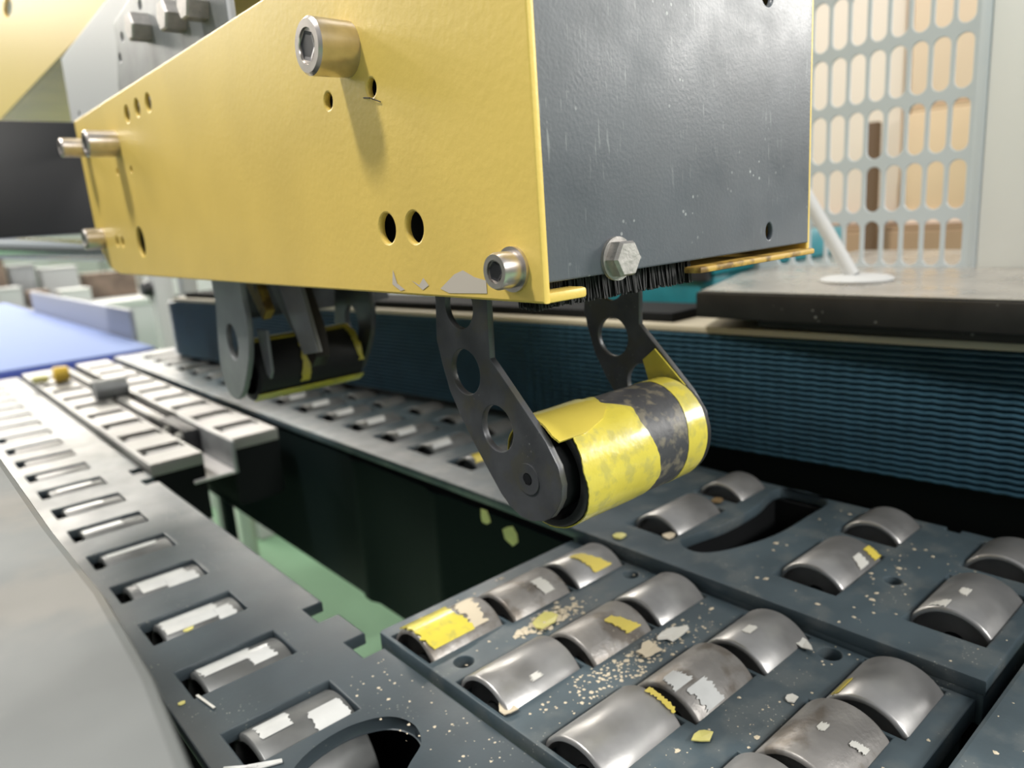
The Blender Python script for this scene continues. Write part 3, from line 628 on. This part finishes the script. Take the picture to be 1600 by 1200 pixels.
pl = thing('pallet', (9, 3.6, -4.4), 'wooden pallet carrying the cartons behind the slotted guard', 'pallet')
for i in range(7): box('board', (6.6, .6+.9*i, -4.0), (12.4, 1.3+.9*i, -3.85), CARD2, pl, .02)
for x in (6.8, 9.3, 11.9): box('runner', (x-.25, .6, -4.4), (x+.25, 6.7, -4.0), CARD2, pl, .02)
carton((7.0, 1.0, -3.85), (12, 6.6, .62), CARD2, 'large brown cardboard box behind the lowest row of guard slots')
tbx = carton((7.2, 1.2, .66), (9.5, 2.87, 1.62), CARD, 'tan cardboard box behind the right columns of guard slots')
carton((7.3, 2.95, .66), (9.6, 6.5, 3.6), PINKW, 'pale pinkish wrapped box behind the left columns of guard slots')
box('base_strip', (7.17, 1.2, .66), (7.2, 2.87, .77), PINKW, tbx, .004)
carton((7.25, 1.1, 1.66), (9.4, 2.88, 3.6), mat('pale_cardboard', (.72, .56, .42), .75), 'pale tan box stacked on the darker tan box behind the upper guard slots')
wp = box('wooden_post', (6.75, 2.93, -3.85), (6.86, 3.04, 1.55), mat('dark_wood', (.10, .055, .025), .7), None, .02); meta(wp, 'dark brown wooden post standing behind the guard slots', 'post')

# ------------------------------------------------------------------ blue conveyor and the blurred hall at the left
bc = thing('belt_conveyor', (1.2, 11, 0), 'blue belt conveyor feeding the roller rails from the far left', 'conveyor')
box('belt', (-.6, 7.66, -.10), (2.0, 17.5, -.01), BLUEB, bc, .03)
tube('end_roller', (-.5, 7.70, -.11), (1.95, 7.70, -.11), .09, mat('deep_blue_belt', (.03, .06, .33), .5), bc, 24)
box('side_guide', (2.0, 8.5, -.15), (2.06, 14.5, .30), GUIDE, bc, .02)
box('conveyor_frame', (-.6, 7.8, -.55), (2.0, 17.4, -.2), STAIN, bc, .02)
for (x, y) in ((-.4, 8.2), (1.8, 8.2), (-.4, 17.0), (1.8, 17.0)): box('leg', (x-.07, y-.07, -4.4), (x+.07, y+.07, -.5), STAIN, bc, .01)
def post(x, y, z0_, z1_, r, label, knobs=()):
    t = thing('guide_post', (x, y, z0_), label, 'post')
    box('upright', (x-r, y-r, z0_), (x+r, y+r, z1_), PALE, t, .02)
    for (kz) in knobs: lathe('knob', [(-.14, 0), (-.14, .10), (-.03, .13), (.0, .05), (.0, 0)], (x-r, y, kz), 'X', KNOB, t, 20, False)
    box('foot', (x-r*2, y-r*2, z0_-.001), (x+r*2, y+r*2, z0_+.08), PALE, t, .01)
    return t
post(3.35, 12.0, -4.4, .95, .14, 'white upright post with black knob behind the conveyor guide', (.28,))
post(2.72, 8.75, -4.4, .95, .085, 'slim white post just left of the ribbed belt end', ())
kb = thing('clamp_rod', (2.5, 8.0, .0), 'white clamp rod with black knob beside the ribbed belt end', 'clamp')
tube('rod', (2.35, 7.7, .02), (2.95, 7.9, .10), .05, PALE, kb, 16); lathe('knob', [(-.09, 0), (-.09, .06), (.05, .075), (.05, 0)], (2.40, 7.7, -.01), 'X', KNOB, kb, 20, False)
box('rod_stand', (2.55, 7.75, -4.4), (2.7, 7.9, .0), STAIN, kb, .01)
cab = thing('machine_cabinet', (5.5, 15, -4.4), 'pale grey machine cabinet in the blurred background left of the belt end', 'cabinet')
box('cabinet_body', (4.4, 12.5, -4.4), (8.4, 16.5, .95), PALE, cab, .05); box('door', (4.36, 12.8, -4.0), (4.42, 16.2, .6), PALE3, cab, .02); box('plinth', (4.33, 12.45, -.25), (4.45, 16.5, -.05), GREENP, cab, .01)
wk = thing('packing_table', (5, 27, -4.4), 'long pale packing table far behind the blue conveyor', 'table')
box('table_top', (.5, 25, -.95), (11, 29, -.75), PALE3, wk, .05); box('front_board', (.5, 25.05, -3.8), (11, 25.2, -.96), PALE, wk, .03)
for (x, y) in ((.8, 25.5), (10.7, 25.5), (.8, 28.5), (10.7, 28.5)): box('leg', (x-.15, y-.15, -4.4), (x+.15, y+.15, -.95), STAIN, wk, .02)
for x, y, wd, hgt, mt, lab in ((2.3, 27.2, .95, 1.5, BROWNM, 'tall brown parcel at the left end of the far packing table'), (3.35, 27.4, .7, 1.2, GREYPL, 'grey parcel beside the tall brown one on the far packing table'),
        (2.75, 25.6, .6, .62, PALE, 'small white parcel in front of the tall brown one on the far packing table'), (3.55, 25.7, .5, .45, BROWNM, 'small low brown parcel at the front of the far packing table'),
        (4.15, 27.1, 1.0, 1.05, PALE, 'white square parcel in the middle of the far packing table'), (5.3, 27.0, 1.5, .75, BROWNM, 'long low brown parcel right of the white square one on the far packing table'),
        (4.3, 25.5, .8, .4, PALE3, 'flat cream parcel at the front of the far packing table'), (7.0, 27.0, 1.2, 1.1, PALE3, 'cream parcel at the right end of the far packing table')):
    t = thing('parcel', (x+wd/2, y+.4, -.75), lab, 'parcel')
    box('parcel_body', (x, y, -.75), (x+wd, y+.9, -.75+hgt), mt, t, .04); box('parcel_lid', (x-.02, y-.02, -.75+hgt), (x+wd+.02, y+.92, -.69+hgt), mt, t, .02)
rk = thing('storage_rack', (-2, 45, -4.4), 'blurred storage rack with goods along the far hall wall', 'rack')
for x in (-14, -8, -2, 4, 10, 16): box('upright', (x-.2, 44, -4.4), (x+.2, 46, 6), STAIN, rk, .03)
for z in (-1.2, 1.6, 4.4): box('shelf', (-14, 44, z), (16, 46.5, z+.2), STAIN, rk, .03)
for x, cn, mt, hh in ((-7.4, 'brown', BROWNM, 1.6), (-5.2, 'white', PALE, 1.3), (-1.4, 'tan', CARD, 1.7), (5.0, 'cream', PALE3, 1.4)):
    carton((x, 44.3, -.98), (x+2.2, 46.2, -.98+hh), mt, f'blurred {cn} box on the far storage rack, the only {cn} one there')
# ------------------------------------------------------------------ loose tape scraps and crumbs on the table
random.seed(5)
def scrap(pts, z, mt, label, tilt=0.0, name='tape_scrap', cat='scrap', group='tape scraps on the table'):
    bm = bmesh.new(); cx = sum(p[0] for p in pts)/len(pts); cy = sum(p[1] for p in pts)/len(pts)
    top = [bm.verts.new((x, y, z+.003+abs(math.hypot(x-cx, y-cy))*tilt*random.uniform(.5, 1))) for x, y in pts]; ct = bm.verts.new((cx, cy, z+.0035))
    bot = [bm.verts.new((v.co.x, v.co.y, v.co.z-.0025)) for v in top]; cb_ = bm.verts.new((cx, cy, z+.001))
    n = len(pts)
    for i in range(n):
        j = (i+1) % n; bm.faces.new((top[i], top[j], ct)); bm.faces.new((bot[j], bot[i], cb_)); bm.faces.new((top[i], bot[i], bot[j], top[j]))
    o = bm_obj(name, bm, mt, None, None); return meta(o, label, cat, group)
def blob(cx, cy, r, n=7, st=1.0, ang=0.):
    out = []
    for i in range(n):
        a = 2*math.pi*i/n; rr = r*random.uniform(.6, 1.15); x, y = rr*math.cos(a)*st, rr*math.sin(a)
        out.append((cx+x*math.cos(ang)-y*math.sin(ang), cy+x*math.sin(ang)+y*math.cos(ang)))
    return out
scrap(blob(1.155, 1.30, .028, 9, 1.5, .4), MZ, SCRAPY, 'yellow tape scrap in the brown dirt between the rollers', .3)
scrap(blob(1.235, 1.025, .028, 11, 1.3, .2), MZ, CREAM, 'cream paper scrap at the end of the near middle roller', .2)
scrap(blob(1.325, 1.03, .030, 13, 1.7, -.2), MZ, WHITE, 'whitish torn film beside the yellow-flecked roller', .2)
scrap(blob(1.075, .765, .02, 7, 1.3, .2), MZ, SCRAPY, 'small yellow crust at the near roller end', .3)
scrap(blob(1.50, .775, .022, 6, 1.6, 1.0), MZ, WHITE, 'white star-shaped flake beside the far column roller', .3)
scrap(blob(1.30, .70, .014, 6, 1.5, .2), MZ, WHITE, 'white flake at the corner between two rollers', .2)
scrap(blob(.86, 1.11, .022, 7, 1.4, .9), MZ, CREAM, 'cream crumb flake by the open roller end at the left', .3)
scrap([(.350, 1.295), (.372, 1.30), (.392, 1.275), (.384, 1.262), (.37, 1.28), (.352, 1.282)], RZ, SCRAPY, 'bent yellow scrap on the rail left of the near slot', .1)
scrap([(.345, 1.40), (.352, 1.41), (.405, 1.365), (.40, 1.36)], RZ, CLEAR, 'ragged white film strip at the rail edge', .1)
scrap([(.385, 1.375), (.39, 1.38), (.448, 1.345), (.445, 1.335), (.40, 1.355)], RZ, CLEAR, 'narrow white film sliver under the near slot', .1)
scrap([(.392, 1.70), (.398, 1.70), (.41, 1.62), (.404, 1.62)], RZ, WHITE, 'thin white splinter between two rail slots', .1)
scrap(blob(.358, 1.70, .008, 6, 1.4, .2), RZ, SCRAPY, 'tiny yellow fleck by the white splinter', .1)
scrap(blob(.48, 2.03, .010, 6, 1.8, .3), RZ, SCRAPY, 'tiny yellow fleck beside the third rail slot', .1)
scrap(blob(1.70, 1.32, .02, 7, 1.3, .3), 0, CREAM, 'cream flake near the rounded end of the curved slot', .2)
scrap(blob(1.60, 1.43, .02, 7, 1.2, .3), 0, SCRAPY, 'yellow scrap at the table corner under the tape roller', .2)
scrap(blob(1.96, 1.42, .03, 7, 1.4, .1), 0, TAN, 'brown curled flake beyond the curved slot', .4)
scrap(blob(2.02, 1.36, .025, 7, 1.6, .1), 0, TAN, 'brown-yellow flake close to the curved slot edge', .4)
# yellow scraps stuck on the dark panel in the gap
for (y, z, r, lab) in ((2.04, -.085, .035, 'topmost'), (1.90, -.11, .04, 'rightmost of the upper'), (2.32, -.20, .02, 'leftmost'), (1.85, -.26, .03, 'right lower'), (2.06, -.42, .018, 'lower middle'), (2.22, -.55, .018, 'lowest')):
    bm = bmesh.new(); p = blob(y, z, r, 7, 1.2, random.uniform(0, 3)); f = bm.faces.new([bm.verts.new((1.552, a, b)) for a, b in p]); g = bmesh.ops.extrude_face_region(bm, geom=[f])
    bmesh.ops.translate(bm, vec=(-.003, 0, 0), verts=[v for v in g['geom'] if isinstance(v, bmesh.types.BMVert)])
    o = bm_obj('tape_scrap', bm, SCRAPY, None, None); meta(o, f'yellow tape scrap stuck on the dark green panel, {lab} one', 'scrap', 'scraps on the dark panel')
bm = bmesh.new()
def crumb(x, y, z, r, mi):
    n = random.choice((4, 5, 6)); a0 = random.uniform(0, 6); vs_ = [bm.verts.new((x+r*random.uniform(.5, 1.2)*math.cos(a0+6.283*i/n), y+r*random.uniform(.5, 1.2)*math.sin(a0+6.283*i/n), z+random.uniform(0, r*.2))) for i in range(n)]
    t = bm.verts.new((x, y, z+r*random.uniform(.25, .6)))
    for i in range(n): f = bm.faces.new((vs_[i], vs_[(i+1) % n], t)); f.material_index = mi
def inslot(x, y):
    return any(a-.012 < x < b+.01 and any(abs(y-q) < .095 for q in yy) for a, b, yy in cols)
n = 0
while n < 640:
    cl = random.random()
    if cl < .45: x, y = random.gauss(1.2, .12), random.gauss(1.03, .05)
    elif cl < .65: x, y = random.gauss(1.17, .05), random.gauss(1.305, .018)
    else: x, y = random.uniform(.85, 1.55), random.uniform(.45, 1.58)
    if not (.85 < x < 1.55 and .45 < y < 1.58) or inslot(x, y): continue
    crumb(x, y, MZ, abs(random.gauss(0, .006 if .45 <= cl < .65 else .0028))+.001, random.choice((0, 2, 2, 2, 2)) if cl >= .45 and cl < .65 else random.choice((0, 1, 1))); n += 1
for i in range(160):
    x, y = random.uniform(1.58, 2.25), random.uniform(.43, 1.06)
    if (1.69 < x < 1.99 or 2.05 < x < 2.25) and (abs(y-.545) < .1 or abs(y-.882) < .1): continue
    crumb(x, y, 0, abs(random.gauss(0, .003))+.001, 1)
for i in range(90): crumb(random.uniform(.66, .80), random.uniform(.9, 1.5), RZ, abs(random.gauss(0, .002))+.001, 1)
for i in range(120):
    crumb(random.uniform(1.2, 2.3), random.uniform(.05, .37), 0, abs(random.gauss(0, .003))+.001, 1)
cr_ = bm_obj('tape_crumbs', bm, [CREAM, WHITE, TAN], None, None, kind='stuff'); meta(cr_, 'scattered cream and white crumbs of tape and paper on the roller bed and table', 'crumbs')
